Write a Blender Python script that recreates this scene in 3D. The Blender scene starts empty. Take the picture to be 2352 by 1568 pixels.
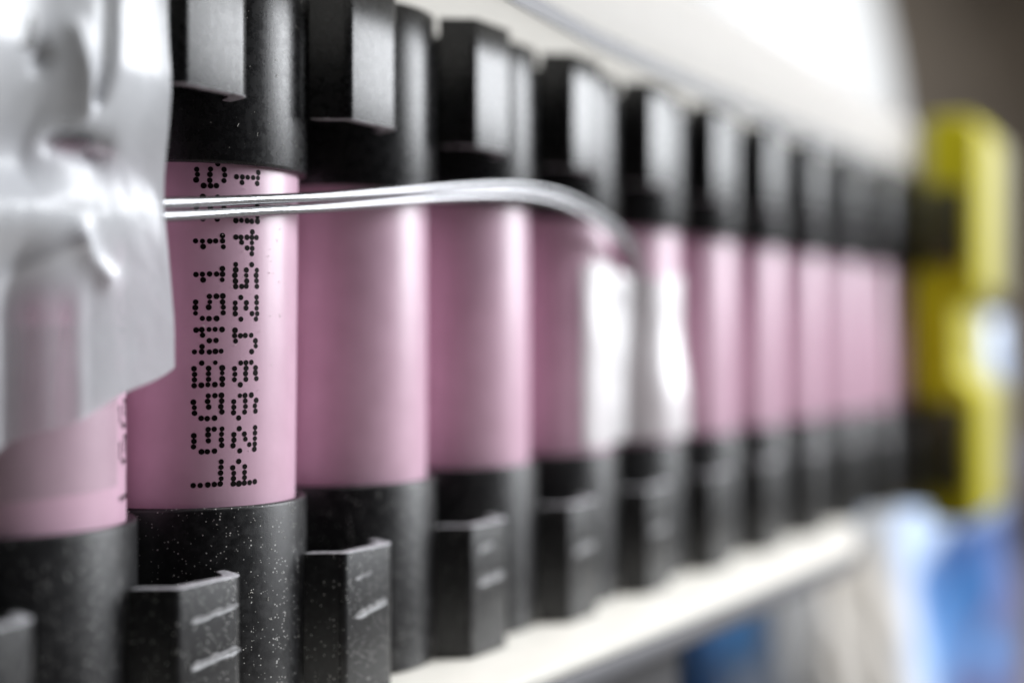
import bpy, bmesh, math, random
from mathutils import Vector, Matrix, noise
random.seed(7)
MM = 0.001
scene = bpy.context.scene
COL = scene.collection
R = math.radians

# ------------------------------------------------------------------ camera, world, lights
# X runs along the row of cells, -Y is out of the row's front, Z is up; lengths below are in millimetres
TH = 0.53586                                   # angle between the camera axis and the row
FWD = Vector((math.cos(TH), math.sin(TH), 0))
RGT = Vector((math.sin(TH), -math.cos(TH), 0))
CAM = Vector((-51.34, -87.0, 0))
cam_d = bpy.data.cameras.new("camera")
cam = bpy.data.objects.new("camera", cam_d)
COL.objects.link(cam)
cam.location = CAM * MM
cam.rotation_euler = FWD.to_track_quat('-Z', 'Y').to_euler()
cam_d.lens = 50
cam_d.sensor_width = 36
cam_d.shift_y = -9 / 2352
cam_d.clip_start = 0.005
cam_d.clip_end = 50
cam_d.dof.use_dof = True
cam_d.dof.focus_distance = 0.1155
cam_d.dof.aperture_fstop = 8.8
cam_d.dof.aperture_blades = 0
scene.camera = cam

world = bpy.data.worlds.new("World")
scene.world = world
world.use_nodes = True
bg = world.node_tree.nodes["Background"]
bg.inputs[0].default_value = (0.95, 0.97, 1.0, 1)
bg.inputs[1].default_value = 0.012

def area(name, az, el, dist, w, h, power, color, target=Vector((80, -10, 0))):
    d = (FWD * math.cos(R(az)) + RGT * math.sin(R(az))) * math.cos(R(el)) + Vector((0, 0, math.sin(R(el))))
    l = bpy.data.lights.new(name, 'AREA')
    l.shape = 'RECTANGLE'; l.size = w * MM; l.size_y = h * MM
    l.energy = power; l.color = color
    o = bpy.data.objects.new(name, l)
    COL.objects.link(o)
    o.location = (target + d * dist) * MM
    o.rotation_euler = d.to_track_quat('Z', 'Y').to_euler()
    return o
area("window_light", 69, 20, 700, 400, 440, 8.6, (0.94, 0.965, 1.0))
area("bin_fill", 0, 89.9, 280, 110, 110, 0.35, (1.0, 0.98, 0.94), Vector((232, 110, 40)))  # unseen fill added to grade the bin wall and brighten the cover
area("sheet_fill", 90, 80, 400, 150, 110, 1.4, (1.0, 0.99, 0.97), Vector((85, -40, -20)))  # unseen fill added above the front to whiten the lower sheet and rims

scene.view_settings.view_transform = 'Standard'
scene.view_settings.look = 'None'
scene.view_settings.exposure = 0
scene.view_settings.gamma = 1
scene.cycles.use_denoising = True
scene.cycles.max_bounces = 10
scene.cycles.transparent_max_bounces = 16
scene.cycles.caustics_reflective = False
scene.cycles.caustics_refractive = False

# ------------------------------------------------------------------ helpers
def link(o, parent=None):
    COL.objects.link(o)
    if parent is not None: o.parent = parent
    return o

def mesh_from(name, bm, sharp=35, smooth=True):
    me = bpy.data.meshes.new(name)
    bm.normal_update()
    bm.to_mesh(me); bm.free()
    if smooth:
        for p in me.polygons: p.use_smooth = True
        me.set_sharp_from_angle(angle=R(sharp))
    return me

def obj(name, me, mat=None, parent=None):
    if mat is not None and not me.materials: me.materials.append(mat)
    return link(bpy.data.objects.new(name, me), parent)

def empty(name, loc=(0, 0, 0)):
    o = bpy.data.objects.new(name, None)
    o.empty_display_size = 0.005
    o.location = Vector(loc) * MM
    return link(o)

def tag(o, label, cat, group=None, kind=None):
    o['label'] = label; o['category'] = cat
    if group: o['group'] = group
    if kind: o['kind'] = kind
    return o

def structure(o, kind='structure'):
    o['kind'] = kind
    return o

def lathe(profile, seg=96, closed=True, wob=0.0):
    """profile: list of (radius, z), turned round the Z axis"""
    bm = bmesh.new()
    rings = []
    for i in range(seg):
        a = 2 * math.pi * i / seg
        ca, sa = math.cos(a), math.sin(a)
        rings.append([bm.verts.new((r * ca * MM, r * sa * MM, z * MM)) for r, z in profile])
    n = len(profile)
    for i in range(seg):
        A, B = rings[i], rings[(i + 1) % seg]
        for j in range(n if closed else n - 1):
            k = (j + 1) % n
            bm.faces.new((A[j], B[j], B[k], A[k]))
    bmesh.ops.recalc_face_normals(bm, faces=bm.faces)
    return bm

def prism(poly, z0, z1, bevel=0.0, seg=2, angle=30):
    """closed polygon (x, y) raised from z0 to z1"""
    bm = bmesh.new()
    lo = [bm.verts.new((x * MM, y * MM, z0 * MM)) for x, y in poly]
    hi = [bm.verts.new((x * MM, y * MM, z1 * MM)) for x, y in poly]
    n = len(poly)
    for i in range(n):
        j = (i + 1) % n
        bm.faces.new((lo[i], lo[j], hi[j], hi[i]))
    bm.faces.new(lo[::-1]); bm.faces.new(hi)
    bmesh.ops.recalc_face_normals(bm, faces=bm.faces)
    if bevel:
        es = [e for e in bm.edges if len(e.link_faces) == 2 and e.calc_face_angle(0) > R(angle)]
        bmesh.ops.bevel(bm, geom=es, offset=bevel * MM, segments=seg, affect='EDGES', profile=0.5, clamp_overlap=True)
    return bm

def box(x0, x1, y0, y1, z0, z1, bevel=0.3, seg=2):
    return prism([(x0, y0), (x1, y0), (x1, y1), (x0, y1)], z0, z1, bevel, seg)

def tube(pts, rad, seg=14, caps=True):
    """swept round tube through points given in mm"""
    bm = bmesh.new()
    P = [Vector(p) for p in pts]
    rings = []
    up = Vector((0, 0, 1))
    for i, p in enumerate(P):
        t = (P[min(i + 1, len(P) - 1)] - P[max(i - 1, 0)]).normalized()
        s = t.cross(up)
        if s.length < 1e-3: s = t.cross(Vector((0, 1, 0)))
        s.normalize(); u = s.cross(t).normalized()
        r = rad[i] if isinstance(rad, (list, tuple)) else rad
        rings.append([bm.verts.new((p + s * (r * math.cos(a)) + u * (r * math.sin(a))) * MM)
                      for a in [2 * math.pi * k / seg for k in range(seg)]])
    for A, B in zip(rings, rings[1:]):
        for k in range(seg):
            bm.faces.new((A[k], A[(k + 1) % seg], B[(k + 1) % seg], B[k]))
    if caps:
        bm.faces.new(rings[0][::-1]); bm.faces.new(rings[-1])
    bmesh.ops.recalc_face_normals(bm, faces=bm.faces)
    return bm

def spline(ctrl, n=14):
    """Catmull-Rom through control points"""
    C = [Vector(c) for c in ctrl]
    C = [C[0] * 2 - C[1]] + C + [C[-1] * 2 - C[-2]]
    out = []
    for i in range(1, len(C) - 2):
        a, b, c, d = C[i - 1], C[i], C[i + 1], C[i + 2]
        for k in range(n):
            t = k / n
            out.append(0.5 * ((2 * b) + (c - a) * t + (2 * a - 5 * b + 4 * c - d) * t * t + (3 * b - a - 3 * c + d) * t ** 3))
    out.append(C[-2])
    return out

def sstep(a, b, x):
    t = max(0.0, min(1.0, (x - a) / (b - a)))
    return t * t * (3 - 2 * t)

# ------------------------------------------------------------------ materials
def new_mat(name):
    m = bpy.data.materials.new(name); m.use_nodes = True
    nt = m.node_tree
    return m, nt, nt.nodes["Principled BSDF"]

def nd(nt, kind, **kw):
    n = nt.nodes.new(kind)
    for k, v in kw.items():
        if k in n.inputs: n.inputs[k].default_value = v
        else: setattr(n, k, v)
    return n

def coords(nt, scale=(1, 1, 1), rnd=True):
    """object coordinates in millimetres, shifted per object so that copies differ"""
    tc = nt.nodes.new("ShaderNodeTexCoord")
    mp = nt.nodes.new("ShaderNodeMapping")
    mp.inputs["Scale"].default_value = [1000 * s for s in scale]
    nt.links.new(tc.outputs["Object"], mp.inputs["Vector"])
    if rnd:
        oi = nt.nodes.new("ShaderNodeObjectInfo")
        mul = nd(nt, "ShaderNodeVectorMath", operation='SCALE')
        cmb = nt.nodes.new("ShaderNodeCombineXYZ")
        nt.links.new(oi.outputs["Random"], cmb.inputs[2])
        nt.links.new(oi.outputs["Random"], cmb.inputs[0])
        nt.links.new(cmb.outputs[0], mul.inputs[0]); mul.inputs["Scale"].default_value = 90
        nt.links.new(mul.outputs[0], mp.inputs["Location"])
    return mp.outputs["Vector"]

def ramp(nt, src, stops):
    r = nt.nodes.new("ShaderNodeValToRGB")
    el = r.color_ramp.elements
    while len(el) > 1: el.remove(el[-1])
    for i, (p, c) in enumerate(stops):
        e = el[0] if i == 0 else el.new(p)
        e.position = p
        e.color = (c, c, c, 1) if isinstance(c, (int, float)) else (*c, 1)
    nt.links.new(src, r.inputs[0])
    return r.outputs[0]

def plastic(name, base, rough, scratch=0.0, grain=0.0, specks=0.0):
    m, nt, b = new_mat(name)
    L = nt.links.new
    v = coords(nt)
    # fine moulded grain
    n1 = nd(nt, "ShaderNodeTexNoise", Scale=14.0, Detail=3.0); L(v, n1.inputs["Vector"])
    n2 = nd(nt, "ShaderNodeTexNoise", Scale=1.2, Detail=5.0, Roughness=0.7); L(v, n2.inputs["Vector"])
    # rub marks: noise stretched along the height
    vs = coords(nt, (11.0, 11.0, 0.4))
    n3 = nd(nt, "ShaderNodeTexNoise", Scale=1.0, Detail=4.0); L(vs, n3.inputs["Vector"])
    add = nd(nt, "ShaderNodeMath", operation='MULTIPLY_ADD'); L(n3.outputs[0], add.inputs[0]); add.inputs[1].default_value = scratch
    L(n1.outputs[0], add.inputs[2])
    bump = nd(nt, "ShaderNodeBump", Strength=grain, Distance=0.00006)
    L(add.outputs[0], bump.inputs["Height"]); L(bump.outputs[0], b.inputs["Normal"])
    ro = nd(nt, "ShaderNodeMapRange"); ro.inputs[1].default_value = 0.3; ro.inputs[2].default_value = 0.7
    ro.inputs[3].default_value = rough - 0.05; ro.inputs[4].default_value = rough + 0.06
    L(n2.outputs[0], ro.inputs[0]); L(ro.outputs[0], b.inputs["Roughness"])
    # tiny pale specks in patches: dust, and glints of the grain painted in
    vo = nd(nt, "ShaderNodeTexVoronoi", Scale=4.5, Randomness=1.0); L(v, vo.inputs["Vector"])
    rad = nd(nt, "ShaderNodeMath", operation='MULTIPLY'); L(n2.outputs[0], rad.inputs[0]); rad.inputs[1].default_value = 0.55 * specks
    spc = nd(nt, "ShaderNodeSeparateColor"); L(vo.outputs["Color"], spc.inputs[0])
    rad2 = nd(nt, "ShaderNodeMath", operation='MULTIPLY'); L(rad.outputs[0], rad2.inputs[0]); L(spc.outputs[1], rad2.inputs[1])
    lt = nd(nt, "ShaderNodeMath", operation='LESS_THAN'); L(vo.outputs["Distance"], lt.inputs[0]); L(rad2.outputs[0], lt.inputs[1])
    sp = nd(nt, "ShaderNodeSeparateColor"); L(vo.outputs["Color"], sp.inputs[0])
    gt = nd(nt, "ShaderNodeMath", operation='GREATER_THAN'); L(sp.outputs[0], gt.inputs[0]); gt.inputs[1].default_value = 0.55
    ml = nd(nt, "ShaderNodeMath", operation='MULTIPLY'); L(lt.outputs[0], ml.inputs[0]); L(gt.outputs[0], ml.inputs[1])
    # thin film of dust and rubbing
    b.inputs["Specular IOR Level"].default_value = 0.42
    film = ramp(nt, n2.outputs[0], [(0.45, base), (0.8, [c * 1.6 + 0.008 + 0.012 * (specks > 0.5) for c in base])])
    mx = nd(nt, "ShaderNodeMix", data_type='RGBA'); L(ml.outputs[0], mx.inputs[0]); L(film, mx.inputs[6])
    mx.inputs[7].default_value = (0.62, 0.61, 0.59, 1)
    L(mx.outputs[2], b.inputs["Base Color"])
    return m

BLACK_UP = plastic("black_plastic_smooth", (0.007, 0.007, 0.008), 0.27, scratch=1.5, grain=0.12, specks=0.3)
BLACK_LOW = plastic("black_plastic_grained", (0.007, 0.007, 0.008), 0.33, scratch=0.2, grain=0.32, specks=0.95)

def pink_wrap():
    m, nt, b = new_mat("pink_shrink_wrap")
    L = nt.links.new
    v = coords(nt)
    n = nd(nt, "ShaderNodeTexNoise", Scale=0.35, Detail=3.0); L(v, n.inputs["Vector"])
    c = ramp(nt, n.outputs[0], [(0.3, (0.65, 0.41, 0.525)), (0.7, (0.71, 0.455, 0.58))])
    L(c, b.inputs["Base Color"])
    b.inputs["Roughness"].default_value = 0.42
    b.inputs["Coat Weight"].default_value = 0.28
    b.inputs["Coat Roughness"].default_value = 0.25
    vs = coords(nt, (1, 1, 0.15))
    n2 = nd(nt, "ShaderNodeTexNoise", Scale=1.1, Detail=4.0); L(vs, n2.inputs["Vector"])
    bp = nd(nt, "ShaderNodeBump", Strength=0.12, Distance=0.0001); L(n2.outputs[0], bp.inputs["Height"]); L(bp.outputs[0], b.inputs["Normal"])
    L(bp.outputs[0], b.inputs["Coat Normal"])
    return m
PINK = pink_wrap()

def simple(name, base, rough=0.5, metal=0.0, noise_amt=0.12, nscale=0.8, bump=0.0, coat=0.0):
    m, nt, b = new_mat(name)
    L = nt.links.new
    v = coords(nt)
    n = nd(nt, "ShaderNodeTexNoise", Scale=nscale, Detail=4.0); L(v, n.inputs["Vector"])
    c = ramp(nt, n.outputs[0], [(0.3, [x * (1 - noise_amt) for x in base]), (0.7, [min(1, x * (1 + noise_amt)) for x in base])])
    L(c, b.inputs["Base Color"])
    b.inputs["Roughness"].default_value = rough
    b.inputs["Metallic"].default_value = metal
    b.inputs["Coat Weight"].default_value = coat
    if bump:
        bp = nd(nt, "ShaderNodeBump", Strength=bump, Distance=0.0001); L(n.outputs[0], bp.inputs["Height"]); L(bp.outputs[0], b.inputs["Normal"])
    return m

INK = simple("black_ink", (0.006, 0.004, 0.004), 0.5)
INK.node_tree.nodes["Principled BSDF"].inputs["Specular IOR Level"].default_value = 0.1
WIRE = simple("silver_wire", (0.24, 0.24, 0.25), 0.16, metal=0.8, noise_amt=0.25, nscale=6.0, bump=0.15)
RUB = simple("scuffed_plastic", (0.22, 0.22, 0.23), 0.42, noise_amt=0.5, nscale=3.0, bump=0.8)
LIT_RIM = simple("painted_rim_light", (0.46, 0.46, 0.49), 0.30, noise_amt=0.5, nscale=2.5, bump=0.4)  # pale grey that paints the lit highlight onto the black tab rims
GREY_PLATE = simple("grey_plate", (0.09, 0.09, 0.10), 0.5)
GREY_FOAM = simple("grey_foam", (0.075, 0.073, 0.075), 0.85, nscale=2.0)
BENCH = simple("bench_laminate", (0.16, 0.145, 0.13), 0.55, nscale=0.05)
WALL = simple("brown_wall", (0.50, 0.42, 0.34), 0.85, nscale=0.01, noise_amt=0.2)
WHITE_BIN = simple("white_bin_plastic", (0.43, 0.43, 0.425), 0.45, nscale=0.02, noise_amt=0.02)
YELLOW = simple("yellow_plastic", (0.44, 0.395, 0.004), 0.6, noise_amt=0.06, nscale=0.3)
yb = YELLOW.node_tree.nodes["Principled BSDF"]
yb.inputs["Specular IOR Level"].default_value = 0.2
yb.inputs["Subsurface Weight"].default_value = 0.12
yb.inputs["Subsurface Radius"].default_value = (1.0, 0.9, 0.15)
yb.inputs["Subsurface Scale"].default_value = 0.006
CREAMY = simple("cream_yellow_plastic", (0.31, 0.285, 0.13), 0.6, noise_amt=0.05, nscale=0.3)
LINT = simple("pale_lint", (0.75, 0.73, 0.68), 0.8)

def opal(name, base, trans):
    """white sheet that lets light through"""
    m, nt, b = new_mat(name)
    L = nt.links.new
    v = coords(nt)
    n = nd(nt, "ShaderNodeTexNoise", Scale=0.4, Detail=3.0); L(v, n.inputs["Vector"])
    c = ramp(nt, n.outputs[0], [(0.3, [x * 0.96 for x in base]), (0.7, base)])
    L(c, b.inputs["Base Color"]); b.inputs["Roughness"].default_value = 0.4
    tr = nt.nodes.new("ShaderNodeBsdfTranslucent"); L(c, tr.inputs[0])
    mx = nt.nodes.new("ShaderNodeMixShader"); mx.inputs[0].default_value = trans
    L(b.outputs[0], mx.inputs[1]); L(tr.outputs[0], mx.inputs[2])
    L(mx.outputs[0], nt.nodes["Material Output"].inputs["Surface"])
    return m
OPAL = opal("opal_white_sheet", (0.87, 0.865, 0.845), 0.75)
OPAL_LOW = opal("white_insulation", (0.90, 0.88, 0.82), 0.15)

def film(name, base, clear_lo, clear_hi, rough, scale, diffuse=0.6):
    """thin plastic film: part see-through, part scattering, with a gloss"""
    m, nt, b = new_mat(name)
    L = nt.links.new
    v = coords(nt)
    n = nd(nt, "ShaderNodeTexNoise", Scale=scale, Detail=6.0, Roughness=0.65); L(v, n.inputs["Vector"])
    n2 = nd(nt, "ShaderNodeTexNoise", Scale=scale * 14, Detail=2.0); L(v, n2.inputs["Vector"])
    b.inputs["Base Color"].default_value = (*base, 1)
    b.inputs["Roughness"].default_value = rough
    bp = nd(nt, "ShaderNodeBump", Strength=0.25, Distance=0.00008); L(n2.outputs[0], bp.inputs["Height"]); L(bp.outputs[0], b.inputs["Normal"])
    tl = nt.nodes.new("ShaderNodeBsdfTranslucent"); tl.inputs[0].default_value = (*base, 1)
    m1 = nt.nodes.new("ShaderNodeMixShader"); m1.inputs[0].default_value = 1 - diffuse
    L(b.outputs[0], m1.inputs[1]); L(tl.outputs[0], m1.inputs[2])
    tp = nt.nodes.new("ShaderNodeBsdfTransparent")
    m2 = nt.nodes.new("ShaderNodeMixShader")
    f = ramp(nt, n.outputs[0], [(0.35, clear_lo), (0.7, clear_hi)])
    L(f, m2.inputs[0]); L(m1.outputs[0], m2.inputs[1]); L(tp.outputs[0], m2.inputs[2])
    L(m2.outputs[0], nt.nodes["Material Output"].inputs["Surface"])
    return m
FROST = film("frosted_tape", (0.81, 0.83, 0.87), 0.0, 0.14, 0.28, 0.12, 0.88)
def stick_clear(m):
    """frosted tape turns see-through where it is pressed onto what lies below"""
    nt = m.node_tree
    mix = nt.nodes["Material Output"].inputs["Surface"].links[0].from_node
    old = mix.inputs[0].links[0].from_socket
    at_ = nd(nt, "ShaderNodeAttribute", attribute_name="stick")
    add = nd(nt, "ShaderNodeMath", operation='MULTIPLY_ADD', use_clamp=True)
    nt.links.new(at_.outputs["Fac"], add.inputs[0]); add.inputs[1].default_value = 0.74
    nt.links.new(old, add.inputs[2]); nt.links.new(add.outputs[0], mix.inputs[0])
stick_clear(FROST)
def gloss_film(name, haze, ior, rough):
    """clear tape: see-through with some white haze and a strong surface glare"""
    m, nt, b = new_mat(name)
    L = nt.links.new
    v = coords(nt)
    n = nd(nt, "ShaderNodeTexNoise", Scale=0.35, Detail=4.0); L(v, n.inputs["Vector"])
    bp = nd(nt, "ShaderNodeBump", Strength=0.15, Distance=0.0002); L(n.outputs[0], bp.inputs["Height"])
    b.inputs["Base Color"].default_value = (0.94, 0.93, 0.94, 1); b.inputs["Roughness"].default_value = 0.42
    tp = nt.nodes.new("ShaderNodeBsdfTransparent")
    m1 = nt.nodes.new("ShaderNodeMixShader"); m1.inputs[0].default_value = haze
    L(tp.outputs[0], m1.inputs[1]); L(b.outputs[0], m1.inputs[2])
    gl = nd(nt, "ShaderNodeBsdfGlossy", Roughness=rough); L(bp.outputs[0], gl.inputs["Normal"])
    lw = nd(nt, "ShaderNodeLayerWeight", Blend=0.5); L(bp.outputs[0], lw.inputs["Normal"])
    pw = nd(nt, "ShaderNodeMath", operation='POWER'); L(lw.outputs["Facing"], pw.inputs[0]); pw.inputs[1].default_value = 3.0
    fr = nd(nt, "ShaderNodeMath", operation='MULTIPLY_ADD', use_clamp=True); L(pw.outputs[0], fr.inputs[0]); fr.inputs[1].default_value = 0.8
    fr.inputs[2].default_value = ((ior - 1) / (ior + 1)) ** 2
    m2 = nt.nodes.new("ShaderNodeMixShader")
    L(fr.outputs[0], m2.inputs[0]); L(m1.outputs[0], m2.inputs[1]); L(gl.outputs[0], m2.inputs[2])
    L(m2.outputs[0], nt.nodes["Material Output"].inputs["Surface"])
    return m
GLOSSY = gloss_film("clear_tape_film", 0.64, 2.3, 0.36)  # haze raised so part of the white glare is painted into the film
CLEAR = gloss_film("clear_tape_patch", 0.12, 1.6, 0.16)

# ------------------------------------------------------------------ the setting
bm = box(-900, 1500, -500, 900, -170, -125, 1.0)
structure(obj("bench_top", mesh_from("bench_top", bm), BENCH))
wc = CAM + FWD * 1050
bm = bmesh.new()
hw = 1500
def wall_pt(u, w, z): return (wc + RGT * u + FWD * w + Vector((0, 0, z))) * MM
vs = [bm.verts.new(wall_pt(u, w, z)) for w in (0, 60) for u, z in ((-hw, -170), (hw, -170), (hw, 1200), (-hw, 1200))]
for q in ((0, 1, 2, 3), (7, 6, 5, 4), (0, 4, 5, 1), (1, 5, 6, 2), (2, 6, 7, 3), (3, 7, 4, 0)):
    bm.faces.new([vs[i] for i in q])
bmesh.ops.recalc_face_normals(bm, faces=bm.faces)
structure(obj("wall", mesh_from("wall", bm, smooth=False), WALL))

# ------------------------------------------------------------------ cells
P = 20.2
N = 12
CELL_LABELS = [
    "pink battery cell mostly covered by the frosted silver tape",
    "pink battery cell in sharp focus with black dot printed code",
    "pink battery cell directly beside the one with the sharp dot code, below the twin wire",
    "pink battery cell under the highest bend of the twin wire",
    "pink battery cell the twin wire drops onto, behind the nearer glare of the glossy tape",
    "pink battery cell behind the farther half of the glossy clear tape strip",
    "blurred pink battery cell standing directly beyond the glossy clear tape strip",
    "blurred pink battery cell, second one beyond the glossy clear tape strip",
    "blurred pink battery cell, third one beyond the glossy clear tape strip",
    "blurred pink battery cell, third one counted back from the yellow clamp",
    "blurred pink battery cell, second one counted back from the yellow clamp",
    "shaded pink battery cell touching the yellow clamp",
]
SPOT = [
    "cell covered by the frosted tape", "cell with the sharp printed code", "cell next after the sharp printed one",
    "cell under the highest bend of the wire", "cell in the nearer half of the glossy tape strip",
    "cell in the farther half of the glossy tape strip", "first bare cell beyond the glossy tape strip",
    "second bare cell beyond the glossy tape strip", "third bare cell beyond the glossy tape strip",
    "third cell back from the yellow clamp", "second cell back from the yellow clamp", "last cell, against the yellow clamp",
]
wrap_me = mesh_from("wrapper", lathe([(0.01, -31.3), (7.6, -31.3), (8.6, -31.2), (9.0, -30.9), (9.2, -30.2), (9.2, 30.2), (9.0, 30.9), (8.6, 31.2), (7.6, 31.3), (0.01, 31.3)], 128, closed=False), 50)

GL = {  # 5 x 5 dot letters: for each column the filled rows, row 1 on top
    'L': [(1, 2, 3, 4, 5), (5,), (5,), (5,), (5,)],
    'G': [(2, 3, 4), (1, 5), (1, 3, 5), (1, 3, 5), (3, 4, 5)],
    'B': [(1, 2, 3, 4, 5), (1, 3, 5), (1, 3, 5), (1, 3, 5), (2, 4)],
    'M': [(1, 2, 3, 4, 5), (2,), (3, 4), (2,), (1, 2, 3, 4, 5)],
    '1': [(), (2, 5), (1, 2, 3, 4, 5), (5,), ()],
    '8': [(2, 4), (1, 3, 5), (1, 3, 5), (1, 3, 5), (2, 4)],
    '6': [(2, 3, 4), (1, 3, 5), (1, 3, 5), (1, 3, 5), (4,)],
    '5': [(1, 2, 3, 5), (1, 3, 5), (1, 3, 5), (1, 3, 5), (1, 4)],
    'P': [(1, 2, 3, 4, 5), (1, 3), (1, 3), (1, 3), (2,)],
    '2': [(2, 5), (1, 4, 5), (1, 3, 5), (1, 3, 5), (2, 5)],
    '9': [(2,), (1, 3, 5), (1, 3, 5), (1, 3, 5), (2, 3, 4)],
    'J': [(4,), (5,), (1, 5), (1, 2, 3, 4), (1,)],
    '4': [(4,), (3, 4), (2, 4), (1, 2, 3, 4, 5), (4,)],
    'F': [(1, 2, 3, 4, 5), (1, 3), (1, 3), (1,), (1,)],
}
def code_print():
    bm = bmesh.new()
    rr = 9.2 + 0.012
    def dot(phi, z, r):
        cs = []
        for k in range(14):
            a = 2 * math.pi * k / 14
            p = phi + r * 1.02 * math.cos(a) / rr
            cs.append(bm.verts.new((rr * math.cos(p) * MM, rr * math.sin(p) * MM, (z + r * math.sin(a)) * MM)))
        bm.faces.new(cs)
    for text, p0, dp, z0 in (("LGGBMG11865", -133.9, 3.46, -11.94), ("P299J254L1", -113.4, 3.12, -11.92)):
        for i, ch in enumerate(text):
            for c, rows in enumerate(GL[ch]):
                for r in rows:
                    dot(R(p0 + dp * (r - 1)) + random.gauss(0, 0.0038), z0 + 0.4465 * (i * 6 + c) + random.gauss(0, 0.012) + (0.02 * (r - 3)), 0.226 + random.gauss(0, 0.013))
    bmesh.ops.recalc_face_normals(bm, faces=bm.faces)
    for f in bm.faces:
        c = f.calc_center_median()
        if f.normal.x * c.x + f.normal.y * c.y < 0: f.normal_flip()
    return mesh_from("code_print", bm, smooth=False)
code_me = code_print()

for k in range(1, N + 1):
    t = empty("battery_cell", (k * P, 0, 0))
    tag(t, CELL_LABELS[k - 1], "battery", "row of pink battery cells")
    obj("wrapper", wrap_me, PINK, t)
    if k <= 2:
        c = obj("code_print", code_me, INK, t)
        c['label'] = "two lines of black dot matrix code"
    if k == 2: t.rotation_euler = (0, R(0.85), 0)
    elif k == 1: t.rotation_euler = (0, R(0.2), R(72.0))
    else: t.rotation_euler = (0, R(random.uniform(-0.3, 0.3)), R(random.uniform(0, 360)))

# ------------------------------------------------------------------ black holders
def sleeve_profile(top):
    pr = [(10.05, -31.4), (10.05, -13.95), (10.0, -13.78), (9.88, -13.68), (9.7, -13.66), (9.5, -13.7), (9.4, -13.9), (9.4, -30.6), (7.0, -30.6), (7.0, -31.4)]
    if top: pr = [(r, -z + (0.35 if abs(z) < 20 else 0)) for r, z in pr]
    return pr
sleeve_low = mesh_from("sleeve", lathe(sleeve_profile(False), 128), 40)
sleeve_up = mesh_from("sleeve", lathe(sleeve_profile(True), 128), 40)

def arc(cx, cy, r, a0, a1, n=6):
    return [(cx + r * math.cos(R(a0 + (a1 - a0) * i / n)), cy + r * math.sin(R(a0 + (a1 - a0) * i / n))) for i in range(n + 1)]
def tab_poly(mid):
    """hollow dovetail that bridges two neighbouring sleeves, seen from above"""
    w = 1.0
    outer = [(mid - 6.25, -9.45), (mid - 4.5, -12.0)] + arc(mid - 3.9, -11.75, 0.75, 210, 270, 4) + arc(mid + 1.8, -10.9, 1.6, 270, 335, 8) + [(mid + 4.0, -9.5)]
    inner = [(mid + 3.0, -9.5), (mid + 2.4, -10.6), (mid + 1.7, -11.4), (mid - 3.7, -11.45), (mid - 5.0, -9.45)]
    return outer + inner
def tab_mesh(up):
    mid = -P / 2 + (0.75 if up else 0.0)
    z0, z1 = ((18.8, 31.4) if up else (-31.4, -18.45))
    me = mesh_from("connector_tab", prism(tab_poly(mid), z0, z1, 0.32, 3, 40), 30)
    me.materials.append(BLACK_UP if up else BLACK_LOW); me.materials.append(LIT_RIM)
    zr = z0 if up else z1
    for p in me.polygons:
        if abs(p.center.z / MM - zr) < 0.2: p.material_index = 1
    return me
tab_up, tab_low = tab_mesh(True), tab_mesh(False)

def mark_mesh(seed, zc, tilt, length, h):
    """a rough raised scuff left on the face of the tab"""
    rnd = random.Random(seed)
    bm = bmesh.new()
    n = 12
    rows = []
    for i in range(n + 1):
        u = i / n
        x = -P / 2 - 3.0 + length * u
        z = zc + tilt * u + rnd.uniform(-0.05, 0.05)
        hh = h * (0.75 + 0.5 * rnd.random()) * (1 if 0 < i < n else 0.4)
        d = 0.10 + 0.10 * rnd.random()
        rows.append([bm.verts.new((x * MM, y * MM, zz * MM)) for y, zz in ((-12.45, z - hh / 2), (-12.5 - d, z - hh * 0.3), (-12.5 - d * 0.5, z), (-12.5 - d, z + hh * 0.3), (-12.45, z + hh / 2))])
    for A, B in zip(rows, rows[1:]):
        for j in range(4): bm.faces.new((A[j], B[j], B[j + 1], A[j + 1]))
        bm.faces.new((A[4], B[4], B[0], A[0]))
    bm.faces.new(rows[0]); bm.faces.new(rows[-1][::-1])
    bmesh.ops.recalc_face_normals(bm, faces=bm.faces)
    return mesh_from("moulding_scuff", bm, 25)

for k in range(1, N + 1):
    u = empty("upper_cell_holder", (k * P, 0, 0))
    tag(u, "black plastic upper holder capping the " + SPOT[k - 1], "cell holder", "black upper holders above the cells")
    obj("sleeve", sleeve_up, BLACK_UP, u)
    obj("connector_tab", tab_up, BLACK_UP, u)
    d = empty("lower_cell_holder", (k * P, 0, 0))
    tag(d, "black grained lower holder cupping the " + SPOT[k - 1], "cell holder", "black lower holders below the cells")
    obj("sleeve", sleeve_low, BLACK_LOW, d)
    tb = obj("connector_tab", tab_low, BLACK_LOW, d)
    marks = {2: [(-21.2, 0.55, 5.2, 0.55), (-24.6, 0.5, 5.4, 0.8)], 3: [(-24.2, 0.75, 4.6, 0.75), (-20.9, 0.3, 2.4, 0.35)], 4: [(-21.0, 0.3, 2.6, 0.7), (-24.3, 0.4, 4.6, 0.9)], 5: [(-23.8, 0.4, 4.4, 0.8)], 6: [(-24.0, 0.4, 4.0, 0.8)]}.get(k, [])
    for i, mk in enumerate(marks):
        obj("moulding_scuff", mark_mesh(k * 10 + i, *mk), RUB, tb)

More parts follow.
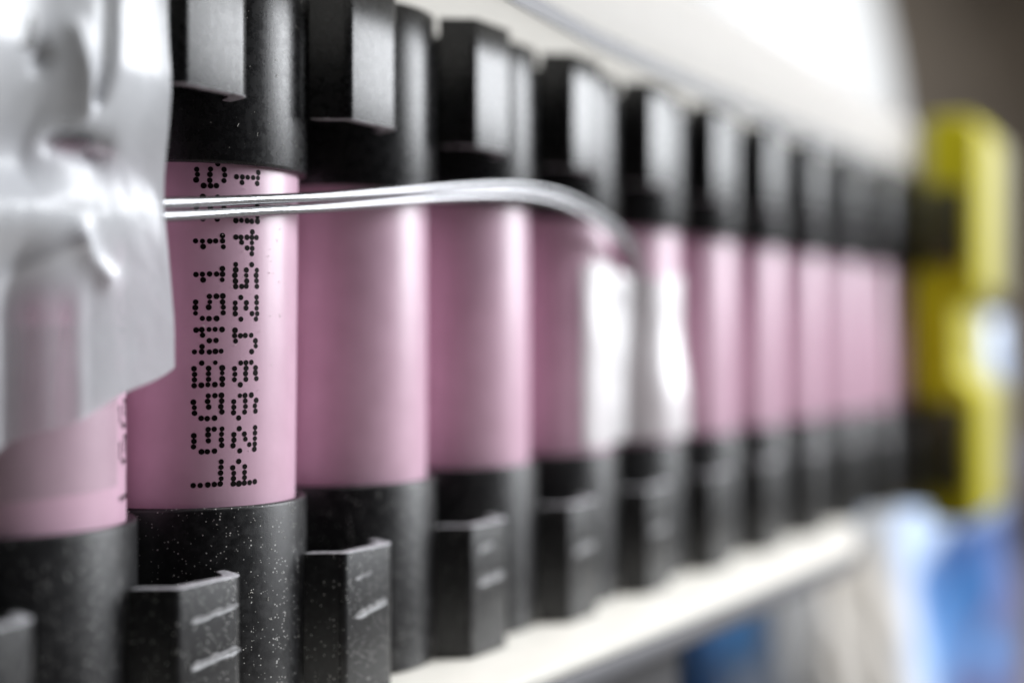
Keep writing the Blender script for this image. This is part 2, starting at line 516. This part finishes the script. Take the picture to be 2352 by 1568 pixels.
# ------------------------------------------------------------------ sheets above and below the pack
edge = [(-30, -33), (30, -24), (63, -19), (86, -16.2), (112, -14.6), (141, -13.4), (198, -11.2), (238, -10.0)]
bm = prism(edge + [(238, 16), (-30, 16)], 31.5, 43.5, 0.5, 2, 40)
cover = tag(obj("cover_sheet", mesh_from("cover_sheet", bm, 40), OPAL), "thick white sheet lying across the tops of the black holders", "sheet")
trim = [(x, y - 0.35) for x, y in edge] + [(x, y - 0.03) for x, y in edge[::-1]]
obj("edge_trim", mesh_from("edge_trim", prism(trim, 31.25, 33.1, 0), 40), GREY_PLATE, cover)
bm = prism([(-40, -19.8), (160, -21.6), (168, -19.5), (186, -13.4), (192, -11), (192, 16), (-40, 16)], -33.0, -31.5, 0.25, 2, 40)
tag(obj("insulating_sheet", mesh_from("insulating_sheet", bm, 40), OPAL_LOW), "cream white sheet the black lower holders stand on", "sheet")
bm = prism([(-40, -20.5), (159, -22.2), (168, -20.2), (187, -12.9), (191, -10.5), (191, 15.5), (-40, 15.5)], -35.2, -33.05, 0.3, 2, 40)
tag(obj("base_plate", mesh_from("base_plate", bm, 40), GREY_PLATE), "thin grey plate under the cream white sheet", "plate")
bm = box(-40, 112, -14.5, 16, -125, -35.25, 1.0)
tag(obj("support_block", mesh_from("support_block", bm, 40), GREY_FOAM), "dark grey block propping up the grey plate from below", "block")

# ------------------------------------------------------------------ twin wire
wz = [(-4, -9.8, 7.4), (10, -9.7, 8.2), (20, -9.72, 8.9), (30, -9.9, 9.9), (38, -10.0, 10.8), (46, -10.1, 11.7), (56, -10.6, 13.0), (66, -11.0, 14.3), (76, -11.2, 15.3), (84, -11.2, 15.5), (90, -11.3, 14.9), (96, -11.4, 13.6), (101, -11.5, 12.0), (105.5, -11.3, 10.0), (109, -10.2, 7.2), (110.4, -9.0, 5.2)]
t = tag(empty("twin_wire", wz[0]), "pair of thin silver wires arching in front of the pink cells", "wire")
base = Vector(wz[0])
for s in (-1, 1):
    ctrl = []
    for i, c in enumerate(wz):
        c = Vector(c)
        tan = (Vector(wz[min(i + 1, len(wz) - 1)]) - Vector(wz[max(i - 1, 0)])).normalized()
        off = tan.cross(Vector((0, 1, 0))).normalized()
        ctrl.append(c + off * (0.48 * s) - base)
    obj("strand", mesh_from("strand", tube(spline(ctrl, 10), 0.42, 20), 60), WIRE, t)

# ------------------------------------------------------------------ tapes
def sheet(fn, nu, nv, thick):
    """thin double skin from fn(u, v) -> point in mm, thickness outwards towards -Y"""
    bm = bmesh.new()
    G = [[Vector(fn(i / nu, j / nv)) for j in range(nv + 1)] for i in range(nu + 1)]
    A = [[bm.verts.new(p * MM) for p in row] for row in G]
    for i in range(nu):
        for j in range(nv):
            bm.faces.new((A[i][j], A[i + 1][j], A[i + 1][j + 1], A[i][j + 1]))
    bm.normal_update()
    return bm

def frosted(u, v):
    x = 2 + 24.6 * u
    zb = -12.2 + 9.4 * u + 0.25 * math.sin(x * 0.9)
    if u > 0.80: zb += 0.8 * ((u - 0.80) / 0.2) ** 2
    z = zb + (27.5 - zb) * v
    x += (u ** 3) * (0.7 * sstep(9, 0, z) - 1.9 * sstep(6, 24, z))
    hug = -math.sqrt(max(1.0, 9.55 ** 2 - min(abs(x - 20.2), 9) ** 2)) if x < 20.2 else -9.55 - 0.20 * (x - 20.2)
    hug = min(hug, -7.6)
    low = hug
    high = -13.0 + 0.35 * math.sin(x * 0.55 + 1)
    y = low + (high - low) * sstep(9.5, 19.5, z)
    g = math.exp(-((z - (8.2 + 0.085 * (x - 10))) / 3.0) ** 2)
    y = y * (1 - g) + min(y, -10.7) * g
    n = noise.noise(Vector((x * 0.10, z * 0.09, 3.1)))
    n2 = noise.noise(Vector((x * 0.5 + z * 0.22, z * 0.30 - x * 0.2, 8.7)))
    amp = sstep(-8, 6, z)
    y -= amp * (0.45 * n + 0.05 * abs(n2))
    def crease(px, pz, qx, qz, w, h):
        """fold with a sharp crest from (px, pz) to (qx, qz)"""
        a = Vector((px, pz)); b = Vector((qx, qz)); p = Vector((x, z))
        t = max(0, min(1, (p - a).dot(b - a) / (b - a).length_squared))
        return h * math.exp(-((p - (a + (b - a) * t)).length / w) ** 1.4)
    y -= crease(15.8, 20.5, 17.8, 15.4, 0.7, 0.7) + crease(12.5, 3.2, 18.6, 6.8, 0.9, 0.6) + crease(18.6, 6.8, 21.5, 4.2, 0.7, 0.6)
    y += crease(18.9, 26, 18.5, 16.5, 0.5, 0.8) + crease(16.8, 13.5, 20.0, 13.0, 0.8, 1.3) + crease(13.6, 18.2, 13.8, 18.6, 0.6, 0.9)
    return (x, y, z)
me = mesh_from("frosted_tape", sheet(frosted, 90, 110, 0), 180)
st = me.attributes.new("stick", 'FLOAT', 'POINT')
for v_ in me.vertices:
    x, y, z = v_.co / MM
    k = math.exp(-((x - 17.3) / 2.5) ** 2) * sstep(5.5, 1.5, z) * (0.75 + 0.25 * math.sin(x * 2.1))
    k += 1.2 * math.exp(-((x - 18.6) / 1.8) ** 2 - ((z - 13.6) / 0.8) ** 2)
    k += 0.8 * math.exp(-((x - 13.6) / 0.5) ** 2 - ((z - 19.5) / 0.9) ** 2)
    k += 0.7 * math.exp(-((x - 18.9) / 0.45) ** 2) * sstep(17.5, 20, z)
    k += 0.55 * math.exp(-((x - 18.2) / 1.9) ** 2 - ((z - 9.2) / 0.35) ** 2)
    k += 0.35 * sstep(20.5, 19, x) * sstep(5, -3, z)
    st.data[v_.index].value = min(1.0, k)
o = obj("frosted_tape", me, FROST)
tag(o, "crumpled frosted silver tape over the cell nearest the camera and the wire ends", "tape")

def patch(u, v):
    a = R(-150 + 83 * u); z = -11.4 + 0.5 * u + 12 * v
    r = 9.34 + 0.03 * math.sin(9 * u)
    return (20.2 + r * math.cos(a), r * math.sin(a), z)
o = obj("clear_tape", mesh_from("clear_tape", sheet(patch, 40, 20, 0), 180), CLEAR)
tag(o, "small clear tape layer below the frosted tape on the nearest cell", "tape")

def strip(u, v):
    """follows the fronts of cells five and six, dipping between them"""
    x = 97.0 + 29.5 * u
    z = -13.0 + (21.5 + 0.8 * math.sin(u * 7)) * v
    loose = 0.9 * sstep(2, -9, z)
    def hull(cx, r):
        d = abs(x - cx)
        return math.sqrt(max(0.0, r * r - d * d)) if d < r else 0.0
    y = -max(hull(5 * P, 9.5), hull(6 * P + loose * 0.4, 9.5 + loose), 6.3)
    w = noise.noise(Vector((x * 0.25, z * 0.12, 1.7)))
    y -= 0.2 * abs(w) + 0.5 * math.exp(-((z - 7) / 2.5) ** 2) * math.exp(-((x - 108) / 4) ** 2)
    return (x, y, z)
o = obj("glossy_tape", mesh_from("glossy_tape", sheet(strip, 70, 40, 0), 180), GLOSSY)
tag(o, "glossy clear tape strip with white glare holding the wire end on two cells", "tape")

# ------------------------------------------------------------------ yellow end clamp
t = tag(empty("end_clamp", (240, 0, 0)), "thick yellow plastic clamp closing the far end of the pack", "clamp")
def extrude_x(out, x0, x1, bev):
    """outline in Y-Z drawn out along X"""
    bm = bmesh.new()
    lo = [bm.verts.new((x0 * MM, y * MM, z * MM)) for y, z in out]
    hi = [bm.verts.new((x1 * MM, y * MM, z * MM)) for y, z in out]
    n = len(out)
    for i in range(n):
        j = (i + 1) % n
        bm.faces.new((lo[i], lo[j], hi[j], hi[i]))
    bm.faces.new(lo[::-1]); bm.faces.new(hi)
    bmesh.ops.recalc_face_normals(bm, faces=bm.faces)
    es = [e for e in bm.edges if e.calc_face_angle(0) > R(20)]
    bmesh.ops.bevel(bm, geom=es, offset=bev * MM, segments=4, affect='EDGES', profile=0.5, clamp_overlap=True)
    return bm
bar = [(-12.9, -37), (-20.5, -37), (-22.8, -35), (-22.8, -11), (-18.8, -7.4), (-18.4, 6.2), (-22.8, 9.5), (-23.0, 41), (-20.8, 44), (-12.9, 44), (-12.9, 13.4), (-9.9, 12.5), (-9.9, -12.2), (-12.9, -13)]
obj("front_bar", mesh_from("front_bar", extrude_x(bar, -4, 12.4, 1.1), 40), YELLOW, t)
plate = [(14, -36.4), (-20.0, -36.4), (-22.2, -34.6), (-22.2, -10.6), (-18.2, -7.0), (-17.8, 5.8), (-22.2, 9.1), (-22.4, 40.6), (-20.2, 43.5), (14, 43.5)]
obj("end_plate", mesh_from("end_plate", extrude_x(plate, 12.5, 28, 1.6), 40), CREAMY, t)
JAW_SHADE = simple("pocket_shade", (0.03, 0.028, 0.01), 0.6)  # dark boxes that paint in the shade of the jaw pockets
for z0, z1 in ((13.5, 31), (-31.5, -12)):
    obj("jaw_shade", mesh_from("jaw_shade", box(-5.0, -3, -20.6, -13.6, z0 + 1, z1 - 1, 0.8), 40), JAW_SHADE, t)

# ------------------------------------------------------------------ things behind
def at(px, z):
    t = (px - 1176) / 3266.7
    return CAM + z * (FWD + RGT * t)
def rounded_rect(cx, cy, w, d, r, yaw, n=8):
    pts = []
    for sx, sy, a0 in ((1, 1, 0), (-1, 1, 90), (-1, -1, 180), (1, -1, 270)):
        for i in range(n + 1):
            a = R(a0 + 90 * i / n)
            pts.append(Vector((sx * (w / 2 - r) + r * math.cos(a), sy * (d / 2 - r) + r * math.sin(a))))
    c, s = math.cos(yaw), math.sin(yaw)
    return [(cx + p.x * c - p.y * s, cy + p.x * s + p.y * c) for p in pts]
def bin_mesh():
    c = at(2092, 560) - RGT * 190 + FWD * 30
    prof = [(0.01, -125), (165, -125), (170, -121), (190, 10), (190, 40)]
    for i in range(1, 25):
        a = R(90 * i / 24)
        prof.append((190 * math.cos(a) ** 0.45 if i < 24 else 0.01, 40 + 190 * math.sin(a)))
    bm = lathe(prof, 120, closed=False)
    bmesh.ops.translate(bm, verts=bm.verts, vec=Vector((c.x, c.y, 0)) * MM)
    return mesh_from("storage_bin", bm, 50)
tag(obj("storage_bin", bin_mesh(), WHITE_BIN), "large white plastic bin with domed lid standing blurred behind the pack", "bin")

def bag_mat(name):
    """plastic film whose print is stored on the bag's own surface"""
    m, nt, b = new_mat(name)
    L = nt.links.new
    at_ = nd(nt, "ShaderNodeAttribute", attribute_name="print")
    L(at_.outputs["Color"], b.inputs["Base Color"])
    b.inputs["Roughness"].default_value = 0.35
    return m
BAG = bag_mat("printed_bag_film")
def mixc(a, b, t): return tuple(x + (y - x) * t for x, y in zip(a, b))
PALE, BLUE, DEEP, MAUVE, CREAM = (0.54, 0.67, 0.90), (0.045, 0.18, 0.47), (0.03, 0.085, 0.29), (0.14, 0.16, 0.34), (0.74, 0.70, 0.65)
LIGHT = (0.15, 0.34, 0.68)
def tall_print(q, z):
    c = mixc(CREAM, PALE, sstep(-0.26, -0.14, q + 0.02 * math.sin(z * 0.2)))
    qb = -0.10 + 0.20 * sstep(-68, -52, z) + 0.6 * sstep(-53, -44, z)
    blue = mixc(LIGHT, mixc(BLUE, DEEP, sstep(-72, -54, z)), max(sstep(-92, -76, z), sstep(0.0, 0.12, q)))
    c = mixc(c, blue, sstep(-0.03, 0.03, q - qb))
    qm = 0.32 - 0.27 * (max(0.0, -54 - z) / 39) ** 1.3
    m_ = mixc(MAUVE, (0.07, 0.30, 0.66), math.exp(-((q - 0.24) / 0.08) ** 2 - ((z + 88) / 6) ** 2))
    c = mixc(c, m_, sstep(-0.03, 0.03, q - qm) * sstep(-14, -28, z))
    return mixc(c, PALE, sstep(-24, -12, z) * 0.9)
def low_print(q, z):
    c = mixc((0.02, 0.08, 0.22), (0.11, 0.32, 0.70), sstep(-0.36, -0.16, q))
    c = mixc(c, (0.45, 0.52, 0.66), sstep(-80, -86, z + 6 * math.cos(q * 5)) * sstep(-0.3, -0.15, q))
    return mixc(c, (0.36, 0.38, 0.42), sstep(0.22, 0.34, q))

def bag(name, centre, w, d, z0, ztop, pr, seed, yaw):
    """crumpled standing pouch: closed loop section narrowing to a ragged top"""
    bm = bmesh.new()
    nu, nv = 90, 46
    rings = []; prints = []
    for j in range(nv + 1):
        v = j / nv
        ring = []
        for i in range(nu):
            a = 2 * math.pi * i / nu
            ca, sa = math.cos(a), math.sin(a)
            sx = math.copysign(abs(ca) ** 0.7, ca) * w / 2
            sy = math.copysign(abs(sa) ** 0.7, sa) * d / 2 * (1 - 0.75 * v ** 1.5) 
            zt = ztop(sx / w)
            z = z0 + (zt - z0) * v
            p = Vector((sx, sy, z))
            f = noise.noise(Vector((sx * 0.045 + seed, sy * 0.045, z * 0.02))) * 9 + abs(noise.noise(Vector((sx * 0.12, z * 0.05 + seed, sy * 0.1)))) * 6
            k = 1 + f / max(w, 60)
            sx2, sy2 = sx * k, sy * k + f * 0.5 * (1 if sy > 0 else -1)
            prints.append(pr(sx / w, z))
            c, s = math.cos(yaw), math.sin(yaw)
            ring.append(bm.verts.new(((centre.x + sx2 * c - sy2 * s) * MM, (centre.y + sx2 * s + sy2 * c) * MM, z * MM)))
        rings.append(ring)
    for A, B in zip(rings, rings[1:]):
        for i in range(nu):
            bm.faces.new((A[i], A[(i + 1) % nu], B[(i + 1) % nu], B[i]))
    bm.faces.new(rings[0][::-1]); bm.faces.new(rings[-1])
    bmesh.ops.recalc_face_normals(bm, faces=bm.faces)
    me = mesh_from(name, bm, 60)
    ca_ = me.color_attributes.new("print", 'FLOAT_COLOR', 'POINT')
    for i, c in enumerate(prints): ca_.data[i].color = (*c, 1)
    return obj(name, me, BAG)
yaw = math.atan2(RGT.y, RGT.x)
c = at(2095, 395)
o = bag("plastic_bag", c, 88, 24, -125, lambda q: -60 + 18 * sstep(-0.4, 0.0, q) + 48 * sstep(0.05, 0.36, q), tall_print, 3.3, yaw + R(42))
tag(o, "tall crumpled blue and white plastic bag behind the yellow clamp", "bag")
c = at(1682, 385)
o = bag("plastic_bag", c, 40, 18, -125, lambda q: -60 + 3 * math.sin(q * 6), low_print, 9.1, yaw + R(42))
tag(o, "low blue plastic bag beyond the dark grey block", "bag")

# ------------------------------------------------------------------ lint on the sharp cell and its holders
def lint():
    bm = bmesh.new()
    rnd = random.Random(5)
    def on(phi, z, r): return Vector((2 * P + r * math.cos(phi), r * math.sin(phi), z))
    spots = []
    for _ in range(26): spots.append((R(rnd.uniform(-128, -62)), rnd.uniform(14.5, 27), 10.09))
    for _ in range(40): spots.append((R(rnd.uniform(-128, -62)), rnd.uniform(-27, -13.9), 10.09))
    for _ in range(34): spots.append((R(rnd.uniform(-130, -70)), rnd.uniform(-13, 12.5), 9.24))
    for phi, z, r in spots:
        L_ = rnd.choice((0.06, 0.08, 0.1, 0.16, 0.32)); a = rnd.uniform(0, math.pi); bend = rnd.uniform(-1.2, 1.2)
        pts = []
        for k in range(4):
            s = (k / 3 - 0.5) * L_
            aa = a + bend * (k / 3)
            pts.append(on(phi + s * math.cos(aa) / r, z + s * math.sin(aa), r + 0.015))
        t_ = tube(pts, 0.016 + 0.01 * rnd.random(), 5)
        me = bpy.data.meshes.new("tmp"); t_.to_mesh(me); t_.free(); bm.from_mesh(me); bpy.data.meshes.remove(me)
    return mesh_from("lint", bm, 60)
o = obj("lint", lint(), LINT)
tag(o, "tiny pale lint specks stuck on the sharp cell and its black holders", "lint", kind="stuff")
